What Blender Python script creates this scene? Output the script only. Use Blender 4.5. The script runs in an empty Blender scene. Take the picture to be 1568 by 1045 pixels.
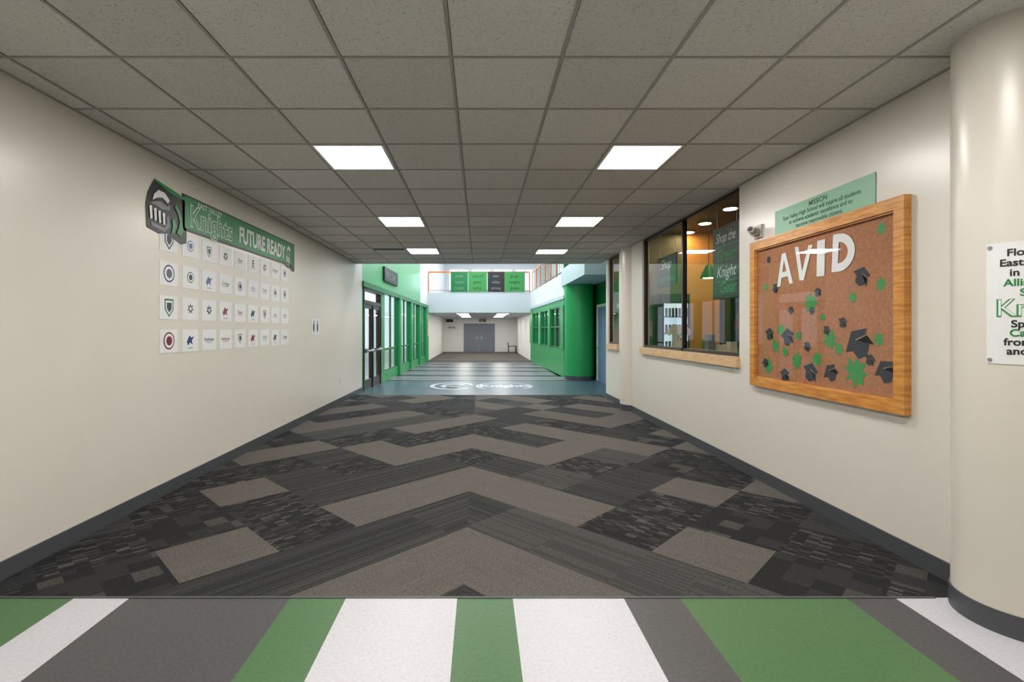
import bpy, math, random
from mathutils import Vector, Matrix
random.seed(7)
S = bpy.context.scene
HC=1.53; ZC=3.12; XL=-2.93; XR=2.85

def c(r,g,b):
    f=lambda v:(v/255/12.92) if v/255<=.04045 else ((v/255+.055)/1.055)**2.4
    return (f(r),f(g),f(b),1)

# ---------------- materials ----------------
def base(name):
    m=bpy.data.materials.new(name); m.use_nodes=True
    nt=m.node_tree; p=nt.nodes['Principled BSDF']; return m,nt,p
def mat(name,col,rough=.5,metal=0,var=0.0,scale=8,bump=0,bscale=60,spec=.5,coat=0):
    m,nt,p=base(name); col=c(*col)
    p.inputs['Roughness'].default_value=rough; p.inputs['Metallic'].default_value=metal
    p.inputs['Specular IOR Level'].default_value=spec
    p.inputs['Coat Weight'].default_value=coat; p.inputs['Coat Roughness'].default_value=.08
    tc=nt.nodes.new('ShaderNodeTexCoord')
    n=nt.nodes.new('ShaderNodeTexNoise'); n.inputs['Scale'].default_value=scale; n.inputs['Detail'].default_value=4
    nt.links.new(tc.outputs['Object'],n.inputs['Vector'])
    mx=nt.nodes.new('ShaderNodeMix'); mx.data_type='RGBA'
    v=max(var,.01)
    mx.inputs[6].default_value=tuple(x*(1-v) for x in col[:3])+(1,)
    mx.inputs[7].default_value=tuple(min(1,x*(1+v)) for x in col[:3])+(1,)
    nt.links.new(n.outputs['Fac'],mx.inputs[0]); nt.links.new(mx.outputs[2],p.inputs['Base Color'])
    if bump:
        n2=nt.nodes.new('ShaderNodeTexNoise'); n2.inputs['Scale'].default_value=bscale
        nt.links.new(tc.outputs['Object'],n2.inputs['Vector'])
        b=nt.nodes.new('ShaderNodeBump'); b.inputs['Strength'].default_value=bump; b.inputs['Distance'].default_value=.01
        nt.links.new(n2.outputs['Fac'],b.inputs['Height']); nt.links.new(b.outputs['Normal'],p.inputs['Normal'])
    return m
def emis(name,col,s):
    m,nt,p=base(name)
    p.inputs['Base Color'].default_value=c(*col)
    p.inputs['Emission Color'].default_value=c(*col); p.inputs['Emission Strength'].default_value=s
    return m
def glass(name,tint=(240,246,244),f0=.04,k=.8):
    """thin pane: Schlick reflectance, symmetric for both faces"""
    m=bpy.data.materials.new(name); m.use_nodes=True; nt=m.node_tree; nt.nodes.clear()
    N=nt.nodes.new; L=nt.links.new
    o=N('ShaderNodeOutputMaterial'); mx=N('ShaderNodeMixShader')
    t=N('ShaderNodeBsdfTransparent'); t.inputs[0].default_value=c(*tint)
    g=N('ShaderNodeBsdfGlossy'); g.inputs['Roughness'].default_value=.02
    ge=N('ShaderNodeNewGeometry'); d=N('ShaderNodeVectorMath'); d.operation='DOT_PRODUCT'
    L(ge.outputs['Normal'],d.inputs[0]); L(ge.outputs['Incoming'],d.inputs[1])
    a=N('ShaderNodeMath'); a.operation='ABSOLUTE'; L(d.outputs['Value'],a.inputs[0])
    s=N('ShaderNodeMath'); s.operation='SUBTRACT'; s.inputs[0].default_value=1; L(a.outputs[0],s.inputs[1])
    p=N('ShaderNodeMath'); p.operation='POWER'; L(s.outputs[0],p.inputs[0]); p.inputs[1].default_value=5
    ma=N('ShaderNodeMath'); ma.operation='MULTIPLY_ADD'; L(p.outputs[0],ma.inputs[0]); ma.inputs[1].default_value=k; ma.inputs[2].default_value=f0
    L(ma.outputs[0],mx.inputs[0]); L(t.outputs[0],mx.inputs[1]); L(g.outputs[0],mx.inputs[2])
    L(mx.outputs[0],o.inputs[0]); return m
def speckle(name,a,b,scale,lo,hi,rough,bump=0,stretch=(1,1,1)):
    m,nt,p=base(name); p.inputs['Roughness'].default_value=rough
    tc=nt.nodes.new('ShaderNodeTexCoord'); mp=nt.nodes.new('ShaderNodeMapping'); mp.inputs['Scale'].default_value=stretch
    n=nt.nodes.new('ShaderNodeTexNoise'); n.inputs['Scale'].default_value=scale; n.inputs['Detail'].default_value=6; n.inputs['Roughness'].default_value=.75
    r=nt.nodes.new('ShaderNodeValToRGB'); r.color_ramp.elements[0].position=lo; r.color_ramp.elements[1].position=hi
    r.color_ramp.elements[0].color=c(*a); r.color_ramp.elements[1].color=c(*b)
    nt.links.new(tc.outputs['Object'],mp.inputs[0]); nt.links.new(mp.outputs[0],n.inputs['Vector'])
    nt.links.new(n.outputs['Fac'],r.inputs[0]); nt.links.new(r.outputs[0],p.inputs['Base Color'])
    if bump:
        bb=nt.nodes.new('ShaderNodeBump'); bb.inputs['Strength'].default_value=bump; bb.inputs['Distance'].default_value=.005
        nt.links.new(n.outputs['Fac'],bb.inputs['Height']); nt.links.new(bb.outputs['Normal'],p.inputs['Normal'])
    return m
def cellmat(name,cols,sx,sy,rough=.95,fib=1.0):
    m,nt,p=base(name); p.inputs['Roughness'].default_value=rough; p.inputs['Specular IOR Level'].default_value=.15
    uv=nt.nodes.new('ShaderNodeUVMap'); uv.uv_map='UVMap'
    sn=nt.nodes.new('ShaderNodeVectorMath'); sn.operation='SNAP'; sn.inputs[1].default_value=(sx,sy,1)
    nt.links.new(uv.outputs[0],sn.inputs[0])
    w=nt.nodes.new('ShaderNodeTexWhiteNoise'); w.noise_dimensions='2D'; nt.links.new(sn.outputs[0],w.inputs['Vector'])
    r=nt.nodes.new('ShaderNodeValToRGB'); r.color_ramp.interpolation='CONSTANT'
    el=r.color_ramp.elements
    while len(el)<len(cols): el.new(.5)
    for e,(po,co) in zip(el,cols): e.position=po
    for e,(po,co) in zip(el,cols): e.color=c(*co)
    nt.links.new(w.outputs['Value'],r.inputs[0])
    mp=nt.nodes.new('ShaderNodeMapping'); mp.inputs['Scale'].default_value=(40,220,1)
    n=nt.nodes.new('ShaderNodeTexNoise'); n.inputs['Scale'].default_value=1; n.inputs['Detail'].default_value=3
    nt.links.new(uv.outputs[0],mp.inputs[0]); nt.links.new(mp.outputs[0],n.inputs['Vector'])
    r2=nt.nodes.new('ShaderNodeValToRGB'); r2.color_ramp.elements[0].position=.3; r2.color_ramp.elements[1].position=.7
    r2.color_ramp.elements[0].color=(.42,.42,.42,1); r2.color_ramp.elements[1].color=(1.4,1.4,1.4,1)
    nt.links.new(n.outputs['Fac'],r2.inputs[0])
    mx=nt.nodes.new('ShaderNodeMix'); mx.data_type='RGBA'; mx.blend_type='MULTIPLY'; mx.inputs[0].default_value=fib
    nt.links.new(r.outputs[0],mx.inputs[6]); nt.links.new(r2.outputs[0],mx.inputs[7]); nt.links.new(mx.outputs[2],p.inputs['Base Color'])
    return m
def wood(name,a,b,axis=(1,1,1)):
    m,nt,p=base(name); p.inputs['Roughness'].default_value=.3
    tc=nt.nodes.new('ShaderNodeTexCoord'); mp=nt.nodes.new('ShaderNodeMapping'); mp.inputs['Scale'].default_value=axis
    n=nt.nodes.new('ShaderNodeTexNoise'); n.inputs['Scale'].default_value=6; n.inputs['Detail'].default_value=5
    r=nt.nodes.new('ShaderNodeValToRGB'); r.color_ramp.elements[0].position=.35; r.color_ramp.elements[1].position=.65
    r.color_ramp.elements[0].color=c(*a); r.color_ramp.elements[1].color=c(*b)
    nt.links.new(tc.outputs['Object'],mp.inputs[0]); nt.links.new(mp.outputs[0],n.inputs['Vector'])
    nt.links.new(n.outputs['Fac'],r.inputs[0]); nt.links.new(r.outputs[0],p.inputs['Base Color']); return m

WALL=mat('cream_wall_paint',(213,207,198),.29,0,.02,3,.05,90,.5)
COLM=mat('cream_column_paint',(212,205,195),.3,0,.01,3,.02,60)
WHITE=mat('white_paint',(226,226,224),.5,0,.02)
BASEM=mat('rubber_base_gray',(70,72,76),.45,0,.04)
TILE=[speckle('ceiling_tile_%d'%i,a,b,80,.36,.43,.95,.2) for i,(a,b) in enumerate([((134,132,130),(209,206,202)),((142,140,138),(213,210,206)),((126,124,122),(203,200,196))])]
TBAR=mat('tbar_metal',(156,154,151),.5,0,.02)
LIGHT=emis('light_diffuser',(255,252,246),39)
FRAMEW=mat('white_metal_trim',(220,220,216),.4)
VW=speckle('vinyl_white',(186,184,190),(198,196,202),60,.4,.6,.42)
VG=speckle('vinyl_green',(60,98,56),(74,110,68),60,.4,.6,.42)
VD=speckle('vinyl_gray',(62,60,62),(78,76,78),60,.4,.6,.42)
CB=cellmat('carpet_brown',[(0,(90,85,81)),(.5,(95,90,86))],.3,.01)
CD=cellmat('carpet_striped',[(0,(44,45,46)),(.35,(52,52,53)),(.75,(64,63,62))],3.0,.018)
CP=cellmat('carpet_barcode',[(0,(34,34,36)),(.5,(44,44,46)),(.75,(58,57,56)),(.92,(80,77,74))],.11,.036)
CK=cellmat('carpet_block',[(0,(36,36,38)),(.45,(47,47,49)),(.8,(69,67,65))],.2158,.2158)
CG=cellmat('carpet_midgray',[(0,(59,60,59)),(.5,(69,69,67))],3.0,.03)
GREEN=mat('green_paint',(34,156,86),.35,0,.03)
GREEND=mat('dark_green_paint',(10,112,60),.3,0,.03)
GREENL=mat('light_green_panel',(126,172,144),.4)
BLACK=mat('black_print',(22,23,26),.4)
WP=mat('white_paper',(222,222,223),.55)
GREENP=mat('print_green',(22,122,62),.4)
LEAF=mat('paper_leaf_green',(54,138,70),.6,0,.12,30)
CAPM=mat('paper_cap_navy',(30,34,48),.6,0,.1,30)
GRAYP=mat('print_gray',(130,132,136),.5)
OAK=wood('oak',(176,112,44),(208,148,74),(1,1,8))
OAKL=wood('light_oak_sill',(196,160,116),(216,184,142),(6,1,6))
CORK=speckle('cork',(146,96,66),(178,122,86),45,.35,.65,.8,.1)
GLASS=glass('clear_glass')
SHOPG=glass('shop_window_glass',(240,246,244),.06,.9)
PLEX=glass('plexiglass',(252,252,252),.05,.8)
METAL=mat('brushed_metal',(170,172,175),.3,.9)
DARKF=mat('bronze_frame',(50,42,38),.35,.4)
BLUED=mat('blue_gray_door',(112,134,162),.4)
GREYD=mat('gray_door',(112,120,134),.4)
ORANGEW=wood('orange_wood_rail',(186,110,58),(206,136,82))

# ---------------- mesh builder ----------------
class B:
    def __init__(s,name): s.n=name; s.v=[]; s.f=[]; s.m=[]; s.mi=[]; s.sm=[]; s.M=None
    def _m(s,m):
        if m not in s.m: s.m.append(m)
        return s.m.index(m)
    def add(s,vs,fs,m,smooth=False):
        o=len(s.v)
        for q in vs:
            q=Vector(q); s.v.append(s.M@q if s.M else q)
        for f in fs: s.f.append([o+i for i in f]); s.mi.append(s._m(m)); s.sm.append(smooth)
        return s
    def box(s,x0,x1,y0,y1,z0,z1,m):
        return s.add([(x0,y0,z0),(x1,y0,z0),(x1,y1,z0),(x0,y1,z0),(x0,y0,z1),(x1,y0,z1),(x1,y1,z1),(x0,y1,z1)],
          [(0,3,2,1),(4,5,6,7),(0,1,5,4),(1,2,6,5),(2,3,7,6),(3,0,4,7)],m)
    def cyl(s,p0,p1,r,m,seg=24,r1=None):
        p0=Vector(p0);p1=Vector(p1); d=(p1-p0).normalized(); r1=r if r1 is None else r1
        a=d.orthogonal().normalized(); b=d.cross(a)
        R0=[p0+(a*math.cos(t)+b*math.sin(t))*r for t in [2*math.pi*i/seg for i in range(seg)]]
        R1=[p1+(a*math.cos(t)+b*math.sin(t))*r1 for t in [2*math.pi*i/seg for i in range(seg)]]
        s.add(R0+R1,[(i,(i+1)%seg,seg+(i+1)%seg,seg+i) for i in range(seg)],m,True)
        s.add(R0,[tuple(reversed(range(seg)))],m); s.add(R1,[tuple(range(seg))],m); return s
    def poly(s,pts,fn,m,rev=False):
        idx=list(range(len(pts)))
        return s.add([fn(*p) for p in pts],[idx[::-1] if rev else idx],m)
    def text(s,t,size,fn,m,u=0,v=0,align='LEFT',bold=0,shear=0,sx=1):
        cu=bpy.data.curves.new('t','FONT'); cu.body=t; cu.size=size; cu.align_x=align; cu.offset=bold; cu.shear=shear
        ob=bpy.data.objects.new('t',cu); S.collection.objects.link(ob)
        dg=bpy.context.evaluated_depsgraph_get(); me=bpy.data.meshes.new_from_object(ob.evaluated_get(dg))
        vs=[fn(u+p.co.x*sx,v+p.co.y) for p in me.vertices]; fs=[tuple(p.vertices) for p in me.polygons]
        bpy.data.objects.remove(ob); bpy.data.curves.remove(cu)
        if vs: s.add(vs,fs,m)
        bpy.data.meshes.remove(me); return s
    def build(s,parent=None):
        me=bpy.data.meshes.new(s.n); me.from_pydata([tuple(q) for q in s.v],[],s.f)
        for m in s.m: me.materials.append(m)
        for p,i,k in zip(me.polygons,s.mi,s.sm): p.material_index=i; p.use_smooth=k
        me.update(); ob=bpy.data.objects.new(s.n,me); S.collection.objects.link(ob)
        if parent: ob.parent=parent
        return ob
def LW(off): return lambda u,v:(XL+off,u,v)
def RWm(off,y0=0): return lambda u,v:(XR-off,y0-u,v)

# ---------------- floor ----------------
b=B('floor_vinyl')
ed=[(XL,-2.315,VG),(-2.315,-2.0,VW),(-2.0,-1.083,VD),(-1.083,-.765,VG),(-.765,-.13,VW),(-.13,.187,VG),(.187,.82,VW),(.82,1.139,VD),(1.139,2.09,VG),(2.09,2.37,VD),(2.37,XR,VW)]
for x0,x1,m in ed: b.box(x0,x1,-4,2.83,-.08,0,m)
b.build()

def clip(poly,a,bb,cc):
    out=[]
    for i in range(len(poly)):
        p=poly[i];q=poly[(i+1)%len(poly)]
        dp=a*p[0]+bb*p[1]+cc; dq=a*q[0]+bb*q[1]+cc
        if dp>=0: out.append(p)
        if dp*dq<0:
            t=dp/(dp-dq); out.append((p[0]+t*(q[0]-p[0]),p[1]+t*(q[1]-p[1])))
    return out
T=.863; x0=-.1
mats=[CB,CD,CP,CK,CG]; key={'B':0,'D':1,'P':2,'K':3,'G':4}
def ttype(k,j,sg):
    if k<=0: return 'D'
    if k==1: return 'B'
    if k==2: return 'D' if (sg<0 or j<-1) else 'G'
    if k==3: return 'B' if j<0 else ['P','B','K','P'][min(j,3)]
    if k==4: return {-4:'P',-3:'D',-2:'D' if sg<0 else 'G',-1:'D',0:'P',1:'K',2:'P'}.get(j,'K')
    if k==5: return 'B' if (j<=-3 or j==0) else ('P' if j in(-2,1) else 'D')
    rr=random.random()
    if k%2: return 'B' if rr<.68 else random.choice('PDK')
    return random.choice('DPKDPG') if rr<.85 else 'B'
V=[];F=[];MI=[];UV=[]
for sg,lim in ((-1,x0-XL),(1,XR-x0)):
    for k in range(-1,16):
        for j in range(-14,6):
            t=ttype(k,j,sg)
            v0=2.98+(k-1)*T; u0=-3.0+j*T
            P=[((u+v)/2,(v-u)/2) for u,v in ((u0,v0),(u0+T,v0),(u0+T,v0+T),(u0,v0+T))]
            for cl in ((1,0,0),(-1,0,lim),(0,1,-2.83),(0,-1,11.7)):
                if len(P)>2: P=clip(P,*cl)
            if len(P)<3: continue
            A=sum(P[i][0]*P[(i+1)%len(P)][1]-P[(i+1)%len(P)][0]*P[i][1] for i in range(len(P)))
            if abs(A)<1e-6: continue
            if (A*sg)<0: P=P[::-1]
            o=len(V); V+=[(x0+sg*s,y,0) for s,y in P]; F.append(list(range(o,o+len(P)))); MI.append(key[t])
            UV+=[((s-y)+3+sg*50+k*7.3,(y+s)-2.98+j*3.452*(0 if t=='D' else 1)+20) for s,y in P]
me=bpy.data.meshes.new('floor_carpet'); me.from_pydata(V,[],F)
for m in mats: me.materials.append(m)
ul=me.uv_layers.new(name='UVMap')
for p,i in zip(me.polygons,MI):
    p.material_index=i
    for li in p.loop_indices: ul.data[li].uv=UV[me.loops[li].vertex_index]
ob=bpy.data.objects.new('floor_carpet',me); S.collection.objects.link(ob)
B('trim_carpet_edge').box(XL,2.6,2.822,2.838,-.01,.004,BASEM).build()

def bluefloor():
    m,nt,p=base('atrium_blue_vinyl'); p.inputs['Roughness'].default_value=.38; p.inputs['Specular IOR Level'].default_value=.2
    tc=nt.nodes.new('ShaderNodeTexCoord')
    mp=nt.nodes.new('ShaderNodeMapping'); mp.inputs['Scale'].default_value=(.42,1,1)
    w=nt.nodes.new('ShaderNodeTexWave'); w.bands_direction='Y'; w.inputs['Scale'].default_value=.17; w.inputs['Distortion'].default_value=5.5; w.inputs['Detail'].default_value=1; w.inputs['Detail Scale'].default_value=.9
    r=nt.nodes.new('ShaderNodeValToRGB'); r.color_ramp.interpolation='CONSTANT'
    e=r.color_ramp.elements; e[0].color=c(40,58,70); e[1].position=.3; e[1].color=c(72,92,106)
    x=e.new(.55); x.color=c(156,156,154); x=e.new(.8); x.color=c(92,88,84)
    nt.links.new(tc.outputs['Object'],mp.inputs[0]); nt.links.new(mp.outputs[0],w.inputs['Vector']); nt.links.new(w.outputs['Fac'],r.inputs[0])
    nt.links.new(r.outputs[0],p.inputs['Base Color']); return m
BF=bluefloor()
BF2=mat('atrium_teal_vinyl',(62,80,92),.34,0,.08,3,spec=.3)
b=B('floor_atrium'); b.box(XL,3.6,11.7,14.9,-.08,0,BF2); b.box(XL,3.6,14.9,23.2,-.08,0,BF)
b.build()
FC=mat('far_carpet',(50,48,48),.95,0,.3,6); FC2=mat('far_carpet_light',(86,80,75),.95,0,.3,6)
b=B('floor_corridor')
for i in range(12): b.box(-3.2,3.2,23.2+i,24.2+i,-.08,0,FC if i%2 else FC2)
b.build()
b=B('floor_logo_emblem'); fl=lambda u,v:(u,v,.003)
n=40
def ring(b,cx,cy,rx,ry,w,m,fn,a0=0,a1=2*math.pi):
    for i in range(n):
        a=a0+(a1-a0)*i/n; d=a0+(a1-a0)*(i+1)/n
        b.poly([(cx+rx*math.cos(a),cy+ry*math.sin(a)),(cx+rx*math.cos(d),cy+ry*math.sin(d)),(cx+(rx-w)*math.cos(d),cy+(ry-w)*math.sin(d)),(cx+(rx-w)*math.cos(a),cy+(ry-w)*math.sin(a))],fn,m)
WVN=mat('white_floor_inlay',(176,184,188),.4)
ring(b,-.75,13.6,.62,.85,.12,WVN,fl,.3,5.6)
ring(b,-.72,13.6,.35,.5,.12,WVN,fl,.5,5.2)
b.poly([(-1,13.1),(-.5,13.1),(-.6,13.35),(-.95,13.3)],fl,WVN)
b.text('Knights',.75,lambda u,v:(u,v,.003),WVN,-.02,13.35,bold=.03,sx=.62)
ring(b,.66,13.55,.78,.85,.08,WVN,fl,-.9,3.9)
b.build()

# ---------------- ceiling ----------------
NX=[-.17+.645*m for m in range(-4,5)]; xs=[XL]+NX+[XR]
NY=[2.876+.672*n for n in range(-10,14)]; ys=[-4]+NY+[11.7]
lightcells=[]
b=B('ceiling')
b.box(XL,XR,-4,11.7,ZC+.02,ZC+.23,TBAR)
for i in range(len(xs)-1):
    for j in range(len(ys)-1):
        a=[(xs[i],ys[j],ZC),(xs[i],ys[j+1],ZC),(xs[i+1],ys[j+1],ZC),(xs[i+1],ys[j],ZC)]
        n_=j-11
        if i in (3,7) and n_ in(-6,-2,2,6,10):
            lightcells.append((xs[i],xs[i+1],ys[j],ys[j+1])); continue
        b.add(a,[(0,1,2,3)],random.choice(TILE))
b.build()
b=B('trim_ceiling_grid')
for x in NX: b.box(x-.0095,x+.0095,-4,11.7,ZC-.005,ZC-.0005,TBAR)
for y in NY: b.box(XL,XR,y-.0095,y+.0095,ZC-.0052,ZC-.0006,TBAR)
b.box(XL,XL+.022,-4,11.7,ZC-.0064,ZC-.0007,TBAR); b.box(XR-.022,XR,-4,11.7,ZC-.0064,ZC-.0007,TBAR)
b.box(XL,XR,11.6,11.72,ZC-.02,ZC-.0008,FRAMEW)
b.build()
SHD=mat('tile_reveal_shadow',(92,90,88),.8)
b=B('painted_reveal_shade')  # dark strips along the T-bars, side shading painted as geometry
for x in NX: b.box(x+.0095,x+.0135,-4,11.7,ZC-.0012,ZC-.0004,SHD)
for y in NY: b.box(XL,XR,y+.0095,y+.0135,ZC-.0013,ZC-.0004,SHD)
b.build()
for (x_0,x_1,y_0,y_1) in lightcells:
    b=B('ceiling_light_panel'); g=.035
    b.box(x_0+.012,x_1-.012,y_0+.012,y_0+g,ZC-.008,ZC+.02,FRAMEW); b.box(x_0+.012,x_1-.012,y_1-g,y_1-.012,ZC-.008,ZC+.02,FRAMEW)
    b.box(x_0+.012,x_0+g,y_0+g,y_1-g,ZC-.008,ZC+.02,FRAMEW); b.box(x_1-g,x_1-.012,y_0+g,y_1-g,ZC-.008,ZC+.02,FRAMEW)
    b.box(x_0+g,x_1-g,y_0+g,y_1-g,ZC-.002,ZC+.015,LIGHT)
    b.build()
b=B('air_vent')
for x_0 in (-2.1,1.12):
    for i in range(3): b.box(x_0+.02,x_0+.62,9.62+i*.05,9.65+i*.05,ZC-.012,ZC-.006,BASEM)
b.build()

# ---------------- near walls ----------------
b=B('wall_left'); b.box(XL-.15,XL,-4,12.3,0,ZC+.23,WALL); b.box(XL-.15,XL,11.7,12.3,ZC+.23,6.5,WALL); b.build()
B('wall_back').box(XL-.15,XR+.12,-4.15,-4,0,ZC+.23,WALL).build()
b=B('wall_right')
t=.12
b.box(XR,XR+t,-4,5.44,0,3.7,WALL); b.box(XR,XR+t,5.44,8.7,0,1.12,WALL); b.box(XR,XR+t,5.44,8.7,ZC,3.7,WALL)
b.box(XR,XR+t,8.7,10.15,0,3.7,WALL); b.box(XR,XR+t,10.15,11.0,0,1.12,WALL); b.box(XR,XR+t,10.15,11.0,ZC,3.7,WALL); b.box(XR,XR+t,11.0,11.2,0,3.7,WALL)
b.build()
B('baseboard_left').box(XL,XL+.012,-4,12.3,0,.115,BASEM).build()
B('baseboard_right').box(XR-.012,XR,-4,11.2,0,.115,BASEM).build()
b=B('trim_window_sill'); b.box(XR-.05,XR+t,5.42,8.72,1.12,1.235,OAKL); b.box(XR-.05,XR+t,10.14,11.02,1.12,1.235,OAKL); b.build()
def wframe(name,y0,y1,mull):
    b=B(name); z0,z1=1.235,ZC
    for y in [y0+.02]+mull+[y1-.02]: b.box(XR+.03,XR+.09,y-.02,y+.02,z0,z1,DARKF)
    b.box(XR+.03,XR+.09,y0,y1,z0,z0+.04,DARKF); b.box(XR+.03,XR+.09,y0,y1,z1-.04,z1,DARKF)
    b.add([(XR+.06,y0,z0),(XR+.06,y1,z0),(XR+.06,y1,z1),(XR+.06,y0,z1)],[(0,1,2,3)],SHOPG); b.build()
wframe('window_1',5.44,8.7,[7.05]); wframe('window_2',10.15,11.0,[])

def column(name,x,y,r,z1,m,base=True):
    b=B(name); b.cyl((x,y,0),(x,y,z1),r,m,64)
    if base: b.cyl((x,y,0),(x,y,.115),r+.008,BASEM,64)
    return b.build()
CX,CY_,CR=2.86,2.62,.27
column('column',CX,CY_,CR,ZC,COLM)
column('column',2.98,9.55,.27,ZC,COLM)

b=B('column_poster'); R=CR+.004
def cp(off=0): return lambda u,v:(CX-(R+off)*math.cos(math.radians(17)+u/R),CY_-(R+off)*math.sin(math.radians(17)+u/R),v)
f=cp()
W=.46
for i in range(20):
    b.poly([(W*i/20,1.36),(W*(i+1)/20,1.36),(W*(i+1)/20,1.97),(W*i/20,1.97)],f,WP)
f=cp(.002)
for s_,u,v,m,sz in (('Flooring',.075,1.90,BLACK,.05),('East Valley',.05,1.85,BLACK,.05),('in partner',.085,1.80,BLACK,.05),('Alliance',.065,1.75,GREENP,.05),('School',.12,1.70,GREENP,.05),
  ('Sports by',.09,1.545,BLACK,.05),('Carpet',.085,1.50,GREENP,.05),('from all',.065,1.455,BLACK,.05),('and fam',.075,1.41,BLACK,.05)):
    b.text(s_,sz,f,m,u,v,bold=.0012)
b.text('Knights',.12,f,LEAF,.035,1.60,bold=.004,sx=.9); b.text('Knights',.12,cp(.003),WP,.038,1.602,bold=-.001,sx=.9)
for (u,v) in ((.015,1.95),(.015,1.38)):
    ctr=Vector(cp(0)(u,v)); o=Vector((ctr.x-CX,ctr.y-CY_,0)).normalized(); b.cyl(ctr,ctr+o*.006,.009,METAL,16)
b.build()

# ---------------- left wall graphics ----------------
b=B('school_banner'); f=LW(.008); f2=LW(.011); f3=LW(.014); f4=LW(.017)
b.box(XL+.001,XL+.008,4.86,7.79,2.52,2.88,BLACK)
b.poly([(4.9,2.545),(7.77,2.545),(7.77,2.865),(4.9,2.865)],LW(.0085),GREENP)
b.text('EAST VALLEY',.075,f2,WP,5.12,2.80,bold=.001,sx=1.1)
b.text('Knights',.30,f2,WP,4.98,2.585,bold=.012,sx=.95); b.text('Knights',.30,f3,GREENP,4.98,2.585,bold=.001,sx=.95)
b.text('FUTURE READY',.265,f2,WP,6.0,2.605,bold=.009,sx=.76)
def helmet(b,u0,v0,w,h):
    m=lambda pts:[(u0+p[0]*w,v0+p[1]*h) for p in pts]
    b.poly(m([(.03,.0),(0,.45),(.05,.72),(.14,.92),(.2,1.02),(.4,.98),(.65,.9),(.95,.86),(1.0,.6),(1.0,-.1),(.85,-.16),(.62,-.08),(.5,-.02),(.3,-.06)]),f,BLACK)
    b.poly(m([(.16,1.0),(.2,1.03),(.98,.9),(.98,.84),(.6,.86)]),f2,GREENP)
    b.poly(m([(.13,.58),(.17,.72),(.27,.83),(.42,.82),(.54,.7),(.5,.62),(.36,.7),(.24,.66)]),f3,WP)
    b.poly(m([(.07,.5),(.18,.56),(.33,.62),(.48,.55),(.55,.62),(.56,.5),(.36,.46),(.2,.5)]),f2,GRAYP)
    for i in range(4):
        x=.06+i*.1; b.poly(m([(x,.44-i*.02),(x+.06,.46-i*.02),(x+.07,.2-i*.015),(x+.02,.18-i*.015)]),f3,WP)
    b.poly(m([(.1,.13),(.42,.08),(.48,.2),(.46,.34),(.52,.38),(.54,.14),(.42,.0),(.12,.05)]),f2,GRAYP)
    b.poly(m([(.66,.6),(.74,.5),(.8,.34),(.78,.2),(.72,.06),(.84,.0),(.9,.16),(.86,.4),(.8,.56),(.7,.68)]),f3,GREENP)
    b.poly(m([(.6,.3),(.66,.36),(.72,.2),(.66,.04),(.58,.02),(.62,.16)]),f3,GREENP)
helmet(b,4.33,2.44,.60,.44); helmet(b,7.42,2.50,.37,.37)
b.build()

logo_cols=[(110,34,46),(44,66,110),(40,104,66),(30,32,38),(86,110,150),(96,98,104),(130,60,66),(60,70,84)]
LM=[mat('logo_ink_%d'%i,q,.5) for i,q in enumerate(logo_cols)]
def disc(b,cx,cy,r,fn,m,seg=20,ry=None):
    ry=ry or r; b.poly([(cx+r*math.cos(2*math.pi*i/seg),cy+ry*math.sin(2*math.pi*i/seg)) for i in range(seg)],fn,m)
names=['State','Central','College','Tech','Univ','CWU','WSU','Institute']
for r in range(4):
    b=B('college_logo_flyers'); z0=2.265-.3165*r
    for i in range(9):
        y0=4.52+.345*i
        b.box(XL+.0005,XL+.004,y0,y0+.275,z0,z0+.222,WP)
        cx=y0+.137; cz=z0+.115; m=random.choice(LM); m2=random.choice(LM); k=random.choice([0,1,2,2,3,4,5])
        if (r,i)in((1,0),(3,0)): k=0
        if (r,i)==(1,0): m=LM[1]
        if (r,i)==(3,0): m=LM[0]; m2=LM[0]
        if (r,i)==(2,0): k=1; m=LM[2]
        f=LW(.005); g=LW(.006); h=LW(.007); e=.75 if i else 1.1
        if k==0: disc(b,cx,cz,.075*e,f,m); disc(b,cx,cz,.062*e,g,WP); disc(b,cx,cz,.04*e,h,m2)
        elif k==1:
            q=lambda s:[(cx-.06*s,cz+.07*s),(cx+.06*s,cz+.07*s),(cx+.06*s,cz-.02*s),(cx,cz-.085*s),(cx-.06*s,cz-.02*s)]
            b.poly(q(e),f,m); b.poly(q(.8*e),g,WP); b.poly(q(.55*e),h,m2)
        elif k==2:
            b.text(random.choice(names),.055,f,m,cx,cz-.015,'CENTER',.0008); b.box(XL+.004,XL+.005,cx-.06,cx+.06,cz-.033,cz-.028,m2)
        elif k==3: b.text(random.choice('WEGCSBU'),.12,f,m,cx,cz-.03,'CENTER',.003); b.text('UNIVERSITY',.024,f,LM[3],cx,cz-.06,'CENTER')
        elif k==4:
            pts=[(cx+(.06 if a%2 else .03)*math.cos(a*math.pi/7+.3),cz+(.06 if a%2 else .03)*math.sin(a*math.pi/7+.3)) for a in range(14)]
            b.poly(pts,f,m); disc(b,cx,cz,.018,g,WP)
        else:
            b.poly([(cx+q_[0]*.8,cz+q_[1]*.8) for q_ in [(-.08,-.02),(-.02,.06),(.02,.03),(.08,.05),(.03,-.01),(.05,-.06),(-.01,-.03),(-.05,-.07)]],f,m)
            b.text('academy',.026,f,LM[3],cx,cz-.085,'CENTER')
    b.build()
b=B('restroom_sign'); b.box(XL+.0005,XL+.008,8.58,9.03,1.46,1.75,WP); f=LW(.009)
for u in (8.70,8.90):
    disc(b,u,1.68,.022,f,BLACK,14); b.poly([(u-.035,1.65),(u-.04,1.56),(u-.018,1.5),(u+.018,1.5),(u+.04,1.56),(u+.035,1.65)],f,BLACK)
b.build()
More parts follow.
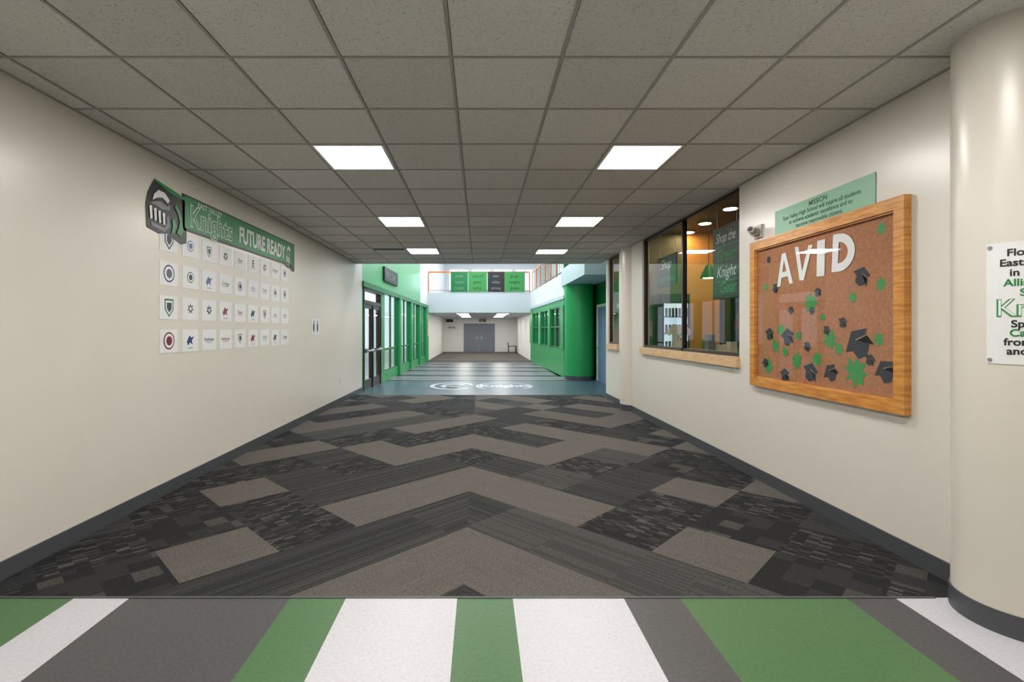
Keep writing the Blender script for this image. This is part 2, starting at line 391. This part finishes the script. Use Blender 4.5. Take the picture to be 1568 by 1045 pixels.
b=B('wall_outlet'); b.box(XL,XL+.006,10.3,10.38,.4,.52,WP); b.box(XL+.006,XL+.008,10.325,10.355,.47,.5,GRAYP); b.box(XL+.006,XL+.008,10.325,10.355,.42,.45,GRAYP); b.build()

# ---------------- cork board ----------------
b=B('bulletin_board'); Y0,Y1,Z0,Z1=3.27,5.14,.965,2.43
x1=XR-.0005
b.box(XR-.012,x1,Y0+.05,Y1-.05,Z0+.05,Z1-.05,CORK)
w=.085; d=XR-.05
def bar(y0,y1,z0,z1):
    b.box(d,x1,y0,y1,z0,z1,OAK)
bar(Y0,Y1,Z0,Z0+w); bar(Y0,Y1,Z1-w,Z1); bar(Y0,Y0+w,Z0+w,Z1-w); bar(Y1-w,Y1,Z0+w,Z1-w)
for q in ((Y0+w,Y1-w,Z0+w,Z0+w+.012),(Y0+w,Y1-w,Z1-w-.012,Z1-w),(Y0+w,Y0+w+.012,Z0+w,Z1-w),(Y1-w-.012,Y1-w,Z0+w,Z1-w)):
    b.box(XR-.036,XR-.013,*q,OAK)
caps=[(3.68,1.94,.15),(4.75,1.94,.10),(4.86,2.23,.07),(4.57,1.476,.17),(4.25,1.18,.17),(3.72,1.437,.24),(3.47,1.247,.17),(4.01,1.19,.15),(3.87,1.596,.09),(4.05,1.535,.08),(4.29,1.394,.09),(4.61,1.122,.13),(4.52,1.715,.08),(4.16,1.854,.08),(3.6,1.32,.09),(4.85,1.5,.13),(4.235,1.7,.07),(4.92,1.21,.1)]
for y,z,s_ in caps:
    f=RWm(.0145,y); g=RWm(.0155,y); a=random.uniform(-.7,.7); ca,sa=math.cos(a),math.sin(a); k=s_/2*1.15
    rot=lambda P:[(k*(p[0]*ca-p[1]*sa),z+k*(p[0]*sa+p[1]*ca)) for p in P]
    b.poly(rot([(-1,.1),(0,-.45),(1,.2),(.05,.75)]),g,CAPM)
    b.poly(rot([(-.55,-.1),(-.5,-.75),(.1,-.95),(.6,-.6),(.6,0)]),f,CAPM)
    b.poly(rot([(0,.15),(.85,-.1),(.88,-.8),(.82,-.8),(.8,-.06),(0,.2)]),RWm(.0163,y),OAKL)
leaves=[(4.25,1.76,.18),(3.74,1.214,.23),(3.5,2.25,.09),(3.5,1.855,.1),(3.77,1.78,.09),(4.01,1.456,.16),(4.67,1.536,.12),(4.75,1.38,.13),(4.87,1.18,.16),(4.43,1.255,.15),(3.52,1.465,.1),(3.91,1.38,.1),(4.9,1.957,.08),(4.41,1.478,.09),(4.17,1.288,.13),(4.6,1.33,.1),(4.1,1.64,.07)]
LP=[(0,-1),(.15,-.45),(.75,-.6),(.6,-.2),(1,.1),(.55,.25),(.6,.7),(.2,.5),(0,1),(-.25,.55),(-.65,.65),(-.5,.2),(-1,0),(-.6,-.25),(-.7,-.65),(-.12,-.45)]
for y,z,s_ in leaves:
    a=random.uniform(0,6.28); ca,sa=math.cos(a),math.sin(a); k=s_/2*1.15; f=RWm(.0135,y)
    b.poly([(k*(p[0]*ca-p[1]*sa),z+k*(p[0]*sa+p[1]*ca)) for p in LP],f,LEAF)
LET={'A':[[(0,0),(.22,0),(.5,.78),(.78,0),(1,0),(.62,1),(.38,1)],[(.25,.25),(.75,.25),(.68,.42),(.32,.42)]],
 'V':[[(0,1),(.22,1),(.5,.26),(.78,1),(1,1),(.62,0),(.38,0)]],
 'I':[[(.3,0),(.7,0),(.7,1),(.3,1)]]}
for ch,y,z,a in (('A',4.60,1.95,.06),('V',4.36,1.97,-.08),('I',4.12,1.98,-.03),('D',3.87,1.99,-.06)):
    ca,sa=math.cos(a),math.sin(a); lw,lh=.24,.30
    def fn(u,v,off=.0172):
        U=(u-.5)*lw; Vv=v*lh; return (XR-off,y-(U*ca-Vv*sa),z+(U*sa+Vv*ca))
    if ch in LET:
        for i_,P in enumerate(LET[ch]): b.poly(P,lambda u,v:fn(u,v,.0172+.0004*i_),WP)
    else:
        b.poly([(0,0),(.28,0),(.28,1),(0,1)],fn,WP)
        for i_ in range(14):
            a0=-math.pi/2+math.pi*i_/14; a1=a0+math.pi/14
            b.poly([(.28+.72*math.cos(a0),.5+.5*math.sin(a0)),(.28+.72*math.cos(a1),.5+.5*math.sin(a1)),(.28+.42*math.cos(a1),.5+.28*math.sin(a1)),(.28+.42*math.cos(a0),.5+.28*math.sin(a0))],fn,WP)
b.add([(XR-.03,Y0+w,Z0+w),(XR-.03,Y1-w,Z0+w),(XR-.03,Y1-w,Z1-w),(XR-.03,Y0+w,Z1-w)],[(0,1,2,3)],PLEX)
b.build()
b=B('mission_sign'); b.box(XR-.008,XR-.0005,3.56,4.77,2.435,2.67,GREENL)
INK=mat('dark_green_ink',(24,66,48),.5)
f=RWm(.009,4.165)
b.text('MISSION',.06,f,INK,0,2.605,'CENTER',.0012)
b.text('East Valley High School will inspire all students',.05,f,INK,0,2.555,'CENTER',.001)
b.text('to achieve academic excellence and to',.05,f,INK,0,2.505,'CENTER',.001)
b.text('become responsible citizens.',.05,f,INK,0,2.455,'CENTER',.001); b.build()
b=B('security_camera'); GR=mat('gray_plastic',(168,166,162),.4)
b.box(XR-.02,XR-.0005,4.98,5.12,2.47,2.60,GR); b.cyl((XR-.02,5.05,2.53),(XR-.07,5.04,2.53),.045,GR); b.cyl((XR-.07,5.04,2.53),(XR-.12,5.0,2.55),.03,GR,20,.036); b.cyl((XR-.12,5.0,2.55),(XR-.123,4.998,2.551),.024,BLACK,20); b.build()

# ---------------- shop behind window ----------------
DW=mat('shop_back_wall',(92,96,72),.5,0,.05); YEL=mat('shop_orange_wall',(224,170,96),.5,0,.04)
WARM=emis('warm_downlight',(255,212,160),75); SHC=mat('shop_ceiling',(104,90,70),.6)
b=B('wall_shop'); b.box(XR+t,7,11.1,11.2,0,3.7,DW); b.box(7,7.1,5,11.2,0,3.7,DW); b.box(XR+t,7.1,4.9,5,0,3.7,DW); b.box(4.55,5.35,11.05,11.1,0,3.7,YEL); b.build()
B('ceiling_shop').box(XR,7.1,4.9,11.2,3.7,3.8,SHC).build()
B('floor_shop').box(XR+t,7,5,11.1,-.08,0,VD).build()
for x,y in ((4.4,8.7),(4.5,9.9),(4.55,10.8),(4.0,7.6),(3.9,9.8),(5.4,9.5)):
    b=B('shop_downlight'); b.cyl((x,y,3.66),(x,y,3.7),.14,METAL); b.cyl((x,y,3.655),(x,y,3.66),.11,WARM); b.build()
X=3.05
b=B('hanging_menu_board')
b.box(X,X+.02,5.80,6.48,1.93,2.84,BLACK)
fn=lambda u,v:(X-.003,6.44-u,v)
b.text('Shop the',.17,fn,WP,.04,2.64,shear=.35,sx=.8); b.text('Green',.22,fn,LEAF,.06,2.40,bold=.002,shear=.3,sx=.85); b.text('Knight',.2,fn,WP,.06,2.2,shear=.35,sx=.9); b.text('Gear',.2,fn,LEAF,.14,2.0,bold=.002,shear=.3)
for q in ((.05,2.58,.6,.01),(.05,2.14,.55,.01)): b.box(X-.003,X,6.44-q[0]-q[2],6.44-q[0],q[1],q[1]+q[3],LEAF)
for y in (5.9,6.38): b.cyl((X+.01,y,2.84),(X+.01,y,3.69),.004,METAL,8)
b.build()
b=B('hanging_store_sign'); b.box(X,X+.02,7.7,8.5,2.25,2.75,mat('chalk_dark_green',(24,44,34),.5))
fn=lambda u,v:(X-.003,8.42-u,v)
b.text('Shop',.22,fn,WP,.08,2.54,shear=.35); b.text('spirit wear',.15,fn,LEAF,.02,2.33,shear=.2)
for y in (7.75,8.4): b.cyl((X+.01,y,2.75),(X+.01,y,3.69),.004,METAL,8)
b.build()
for x,y in ((4.25,9.2),(5.0,9.2)):
    b=B('pendant_lamp')
    b.cyl((x,y,2.75),(x,y,3.7),.006,BLACK,8); b.cyl((x,y,2.5),(x,y,2.75),.16,GREEND,24,.04); b.cyl((x,y,2.5),(x,y,2.51),.1,WARM,16)
    b.build()
b=B('standin_fridge'); FL=emis('glass_door_glow',(190,215,235),.9)  # invented fridge, its glow stands in for a bright glass door
b.box(3.85,4.45,10.5,11.04,.0,2.3,BLACK); b.box(3.9,4.4,10.49,10.5,.3,2.1,FL)
for z in (.4,.75,1.1,1.45,1.8):
    b.box(3.9,4.4,10.44,10.5,z,z+.02,METAL)
    for i in range(7): b.cyl((3.94+i*.07,10.46,z+.02),(3.94+i*.07,10.46,z+.2),.024,LM[(i*3+int(z*10))%8],12)
b.build()
b=B('shop_counter'); b.box(3.3,6.2,9.0,9.6,0,1.0,GREEND); b.box(3.25,6.25,8.95,9.65,1.0,1.05,OAKL)
b.build()
b=B('counter_merchandise')
for i in range(9):
    x=4.2+i*.2; h=random.uniform(.15,.4); b.box(x,x+.13,9.1,9.25,1.05,1.05+h,random.choice([WP,GREENP,BLACK,LEAF,GRAYP])); b.cyl((x+.065,9.4,1.05),(x+.065,9.4,1.05+h*.8),.05,random.choice([WP,GREENP,LEAF]),14)
b.build()
b=B('shop_shelf')
b.box(5.36,5.42,10.6,11.04,0,2.6,DARKF); b.box(6.4,6.47,10.6,11.04,0,2.6,DARKF)
for z in (.3,.9,1.5,2.1,2.55):
    b.box(5.42,6.4,10.6,11.04,z,z+.04,DARKF)
    if z<2.5:
        for i in range(5): b.box(5.46+i*.18,5.58+i*.18,10.65,10.9,z+.04,z+.04+random.uniform(.2,.4),random.choice(LM+[WP,GREENP]))
b.build()
b=B('tshirt_display')
b.cyl((3.75,9.33,1.05),(3.75,9.33,1.3),.015,METAL,12)
for off in (0,.06):
    b.poly([(-.16,1.25),(.16,1.25),(.17,1.6),(.27,1.52),(.33,1.62),(.14,1.8),(.05,1.76),(-.05,1.76),(-.14,1.8),(-.33,1.62),(-.27,1.52),(-.17,1.6)],lambda u,v:(3.75+u*.7,9.3+off,1.05+(v-1.05)*.8),WP)
b.text('K',.16,lambda u,v:(3.75+u,9.297,v),GREENP,0,1.35,'CENTER',.002); b.build()
b=B('shop_poster')
b.box(3.0,3.7,11.08,11.098,1.5,2.6,GREENP); b.text('GO\nKNIGHTS',.2,lambda u,v:(3.35+u,11.075,v),WP,0,2.2,'CENTER',.003,sx=.7)
b.box(3.2,3.8,11.08,11.098,2.7,3.3,LEAF); b.build()

# ---------------- atrium ----------------
def wallM(x0,y0,x1,y1):
    d=Vector((x1-x0,y1-y0,0)); L=d.length; d.normalize(); n=Vector((-d.y,d.x,0))
    return Matrix(((d.x,n.x,0,x0),(d.y,n.y,0,y0),(0,0,1,0),(0,0,0,1))),L
ML,LL=wallM(XL,12.3,-2.6,24.5)
OUT=.15
LITG=mat('reflected_light_green',(92,172,116),.3,0,.03)  # the wall's green, paler with reflected light put into the colour
b=B('wall_atrium_left'); b.M=ML
b.box(0,LL-2.4,0,OUT,2.72,6.5,LITG); b.box(LL-2.4,LL,0,OUT,2.72,6.5,WHITE)
b.box(0,.1,0,OUT,0,2.72,GREEN); b.box(2.05,2.55,0,OUT,0,2.72,GREEN)
wins=[(2.55,4.7),(5.0,7.1),(7.4,9.4),(9.7,11.6)]
for a,q in zip([w_[1] for w_ in wins],[w_[0] for w_ in wins[1:]]+[LL]): b.box(a,q,-.06,OUT,0,2.72,GREEN)
for a,q in wins: b.box(a,q,0,OUT,0,.28,GREEN)
b.box(0,LL,-.05,0,2.62,2.76,GREEND)
b.build()
for i,(a,q) in enumerate(wins):
    b=B('window_%d'%(i+3)); b.M=ML
    for u in (a+.03,q-.03): b.box(u-.04,u+.04,.02,.1,.28,2.72,GREEND)
    b.box((a+q)/2-.025,(a+q)/2+.025,.03,.09,.28,2.72,GREEND)
    for z in (.30,.95,2.66): b.box(a,q,.02,.1,z-.03,z+.03,GREEND)
    b.add([(a,.06,.28),(q,.06,.28),(q,.06,2.72),(a,.06,2.72)],[(0,1,2,3)],GLASS); b.build()
b=B('door_1'); b.M=ML
b.box(.1,.18,-.02,.12,0,2.62,DARKF); b.box(1.97,2.05,-.02,.12,0,2.62,DARKF); b.box(.1,2.05,-.02,.12,2.2,2.3,DARKF); b.box(.1,2.05,-.02,.12,2.55,2.72,DARKF); b.box(1.04,1.11,-.02,.1,0,2.2,DARKF)
for a,q in ((.18,1.04),(1.11,1.97)):
    b.box(a,a+.1,0,.06,0,2.2,DARKF); b.box(q-.1,q,0,.06,0,2.2,DARKF); b.box(a+.1,q-.1,0,.06,0,.25,DARKF); b.box(a+.1,q-.1,0,.06,2.1,2.2,DARKF)
    b.cyl((a+.08,-.08,1.0),(q-.08,-.08,1.0),.022,METAL,12); b.box(a+.04,a+.09,-.07,0,.95,1.05,METAL); b.box(q-.09,q-.04,-.07,0,.95,1.05,METAL)
    b.cyl((q-.05,-.05,.3),(q-.05,-.05,1.9),.016,METAL,12)
    b.add([(a,.03,.25),(q,.03,.25),(q,.03,2.2),(a,.03,2.2)],[(0,1,2,3)],GLASS)
b.build()
b=B('scoreboard_sign'); b.M=ML; b.box(2.3,4.3,-.06,-.001,3.0,3.42,BLACK)
b.text('WELCOME',.3,lambda u,v:(2.4+u,-.065,v),GRAYP,0,3.1,bold=.002,sx=1.0); b.build()
b=B('poster_board'); b.M=ML; b.box(LL-.55,LL-.1,-.09,-.062,1.2,2.0,OAK); b.box(LL-.52,LL-.13,-.095,-.09,1.26,1.94,WP)
b.text('NEWS',.13,lambda u,v:(LL-.5+u,-.097,v),GREENP,0,1.7); b.build()

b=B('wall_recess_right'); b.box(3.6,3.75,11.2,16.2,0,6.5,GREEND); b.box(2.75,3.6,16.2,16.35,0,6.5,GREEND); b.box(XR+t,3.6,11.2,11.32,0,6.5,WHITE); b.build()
b=B('door_2'); b.box(3.555,3.5995,13.6,13.68,0,2.3,FRAMEW); b.box(3.555,3.5995,15.02,15.1,0,2.3,FRAMEW); b.box(3.555,3.5995,13.68,15.02,2.22,2.3,FRAMEW)
b.box(3.575,3.5995,13.68,15.02,.0,2.22,BLUED); b.box(3.57,3.575,13.82,14.02,1.2,1.9,GREENL)
b.cyl((3.575,14.9,1.0),(3.53,14.9,1.0),.02,METAL,12); b.cyl((3.53,14.9,1.0),(3.53,14.78,1.0),.015,METAL,12); b.build()
b=B('green_column'); b.cyl((3.12,15.55,0),(3.12,15.55,2.95),.45,GREEN,64); b.cyl((3.12,15.55,0),(3.12,15.55,.12),.458,BASEM,64); b.build()
PB=mat('pale_blue_soffit',(190,205,214),.5)
b=B('trim_soffit'); b.box(2.66,3.6,12.6,16.2,2.95,3.5,PB); b.build()
MR,LR=wallM(2.72,16.0,2.5,24.5)
b=B('wall_atrium_right'); b.M=MR
wr=[(.5,2.6),(3.0,5.0),(5.4,7.6)]
b.box(0,LR,-OUT,0,0,.9,GREEN); b.box(0,LR,-OUT,0,2.35,2.6,GREEN); b.box(0,LR,-OUT,0,2.6,3.4,WHITE)
pr=0
for a,q in wr+[(LR,LR)]: b.box(pr,a,-OUT,.04,.9,2.35,GREEN); pr=q
b.box(0,LR,0,.03,2.55,2.66,PB)
b.build()
ROOM=mat('classroom_wall',(170,180,176),.6)
for i,(a,q) in enumerate(wr):
    b=B('window_%d'%(i+7)); b.M=MR
    for u in (a+.03,(a+q)/2,q-.03): b.box(u-.035,u+.035,-.1,.0,.9,2.35,GREEND)
    for z in (.93,1.65,2.32): b.box(a,q,-.1,0,z-.025,z+.025,GREEND)
    b.add([(a,-.05,.9),(q,-.05,.9),(q,-.05,2.35),(a,-.05,2.35)],[(0,1,2,3)],GLASS); b.build()
b=B('wall_classroom'); b.box(5,5.1,16.35,24.5,0,3.1,ROOM); b.box(2.9,5,24.3,24.4,0,3.1,ROOM); b.box(2.9,5,16.35,16.4,0,3.1,ROOM); b.build()
B('floor_classroom').box(2.6,5,16.4,24.3,-.08,0,FC).build()
CL=emis('classroom_lamp',(235,245,255),8)
b=B('classroom_light'); b.box(3.4,4.6,18,19,3.02,3.08,CL); b.box(3.4,4.6,21.5,22.5,3.02,3.08,CL); b.build()
B('floor_upper_right').box(2.72,5.1,16.35,24.5,3.1,3.4,WHITE).build()
def railing(name,M,L,z0,z1,m,post=METAL,gap=.14):
    b=B(name); b.M=M
    b.box(0,L,-.03,.03,z1-.08,z1,m); b.box(0,L,-.02,.02,z0+.08,z0+.12,post)
    k=int(L/1.2)
    for i in range(k+1): b.box(i*L/k-.03,i*L/k+.03,-.025,.025,z0,z1-.06,m)
    k=int(L/gap)
    for i in range(k): b.box(i*L/k-.006,i*L/k+.006,-.006,.006,z0+.1,z1-.05,post)
    b.build()
railing('balcony_railing',wallM(2.78,16.4,2.6,24.4)[0],8.0,3.4,4.45,ORANGEW,METAL,.4)
B('wall_upper_right').box(5,5.1,16.2,36,3.1,6.5,WHITE).build()
FAS=mat('bridge_fascia',(192,200,208),.5)
b=B('balcony_slab'); b.box(-2.75,2.65,24.5,36,2.40,3.40,FAS); b.box(2.65,5.0,24.5,36,3.1,3.4,FAS); b.build()
railing('balcony_railing',wallM(-2.55,24.55,2.5,24.55)[0],5.0,3.4,4.45,ORANGEW,METAL)
b=B('spirit_banner')
bx=[(-1.45,-.6,GREEND),(-.58,.35,LEAF),(.37,1.2,BLACK),(1.22,2.2,LEAF)]
for i,(a,q,m) in enumerate(bx):
    b.box(a,q,24.46,24.48,3.42,4.42,m)
    fn=lambda u,v:(u,24.455,v)
    for k_,s_ in enumerate((['pride','honor','knight'],['class of','green','white'],['east','valley','strong'],['go go','knights','green'])[i]):
        b.text(s_,.2,fn,GRAYP if m!=LEAF else BLACK,(a+q)/2,4.15-k_*.3,'CENTER',.0,sx=.9)
b.build()
b=B('wall_corridor'); b.box(-2.75,-2.6,24.5,35,0,2.4,WHITE); b.box(2.55,2.65,24.5,35,0,2.4,WHITE); b.box(-2.75,2.75,35,35.15,0,2.4,WHITE); b.build()
b=B('wall_upper_end'); b.box(-2.75,5.1,36,36.15,2.4,6.5,WHITE); b.box(-2.75,-2.6,24.5,36,3.4,6.5,WHITE); b.build()
b=B('window_10'); WG=emis('bright_window',(225,238,250),2.5)
for a in (-2.2,-.6,1.0,2.6): b.box(a,a+1.3,35.95,36,4.4,5.9,WG); b.box(a+.62,a+.68,35.9,35.95,4.4,5.9,METAL); b.box(a-.05,a+1.35,35.9,35.95,4.34,4.4,METAL)
b.build()
b=B('door_3')
for a,q in ((-1.15,-.06),(-.04,1.05)):
    b.box(a,q,34.96,34.999,0,2.0,GREYD); b.box((q-.2) if a<-.5 else a+.1,(q-.1) if a<-.5 else a+.2,34.94,34.96,.9,1.1,METAL)
b.box(-1.22,-1.15,34.95,34.999,0,2.07,FRAMEW); b.box(1.05,1.12,34.95,34.999,0,2.07,FRAMEW); b.box(-1.15,1.05,34.95,34.999,2.0,2.07,FRAMEW); b.build()
b=B('exit_sign'); b.box(-.05,.4,34.9,34.95,2.12,2.30,BLACK); b.text('EXIT',.14,lambda u,v:(u,34.89,v),WP,.02,2.15,bold=.003); b.build()
b=B('wall_notice'); b.box(-2.3,-1.6,34.97,34.999,1.55,1.95,WP); b.text('PRIDE',.2,lambda u,v:(u,34.965,v),LM[0],-2.25,1.65,bold=.003); b.box(-2.4,-1.9,34.97,34.999,2.1,2.3,BLACK); b.build()
b=B('bench')
b.box(1.9,2.5,33.6,34.2,.42,.46,DARKF)
for x in (1.93,2.43):
    for y in (33.63,34.13): b.box(x,x+.04,y,y+.04,0,.42,DARKF)
b.box(1.9,1.94,33.6,34.2,.46,.7,DARKF); b.build()
LIGHT2=emis('corridor_light',(255,250,240),20)
for y in (25.6,28.6,31.6):
    b=B('ceiling_light_panel')
    for x in (-1.2,.9): b.box(x,x+.6,y,y+1.2,2.39,2.399,LIGHT2); b.box(x-.03,x+.63,y-.03,y+1.23,2.392,2.3995,FRAMEW)
    b.build()
b=B('ceiling_atrium'); b.box(-3.1,5.1,11.55,36.15,6.5,6.6,WHITE); b.build()
B('wall_atrium_front').box(-3.1,3.75,11.55,11.7,ZC+.23,6.5,WHITE).build()
ATRIUM_FILL=emis('atrium_fill_glow',(246,249,255),16)  # unseen glowing panels added overhead to brighten the atrium
for y in (13.2,17.2,21.2):
    b=B('atrium_fill_panel'); b.box(-1.5,1.5,y,y+1.8,6.46,6.499,ATRIUM_FILL)
    for x in (-1.56,1.5): b.box(x,x+.06,y-.06,y+1.86,6.42,6.499,FRAMEW)
    for yy in (y-.06,y+1.8): b.box(-1.56,1.56,yy,yy+.06,6.42,6.499,FRAMEW)
    b.build()
b=B('atrium_fill_panel'); b.box(-1.5,3.5,27,29,6.46,6.499,ATRIUM_FILL); b.build()
GC=mat('outdoor_concrete',(190,188,182),.8,0,.1,2)
B('ground_outdoor').box(-30,-3.2,-5,45,-.15,-.08,GC).build()
b=B('hedge'); HG=mat('hedge_leaves',(90,130,84),.9,0,.5,12,.8,20)
for i in range(60):
    y=10+i*.7; r=random.uniform(.3,.45)
    b.cyl((-14+random.uniform(-.3,.3),y,-.1),(-14,y,r*1.1),r,HG,10,r*.9); b.cyl((-14,y,r*1.1),(-14,y,r*1.6),r*.9,HG,10,r*.3)
b.build()

# ---------------- world / camera ----------------
w=bpy.data.worlds.new('World'); S.world=w; w.use_nodes=True
bg=w.node_tree.nodes['Background']; bg.inputs[0].default_value=c(222,234,248); bg.inputs[1].default_value=1.4
cam=bpy.data.cameras.new('camera'); co=bpy.data.objects.new('camera',cam); S.collection.objects.link(co)
co.location=(0,0,HC); co.rotation_euler=(math.pi/2,0,0)
cam.sensor_width=36; cam.lens=36*758/1568; cam.shift_x=49/1568; cam.shift_y=-16.5/1568; cam.clip_start=.05; cam.clip_end=200
S.camera=co
S.view_settings.view_transform='Standard'; S.view_settings.look='None'; S.view_settings.exposure=0
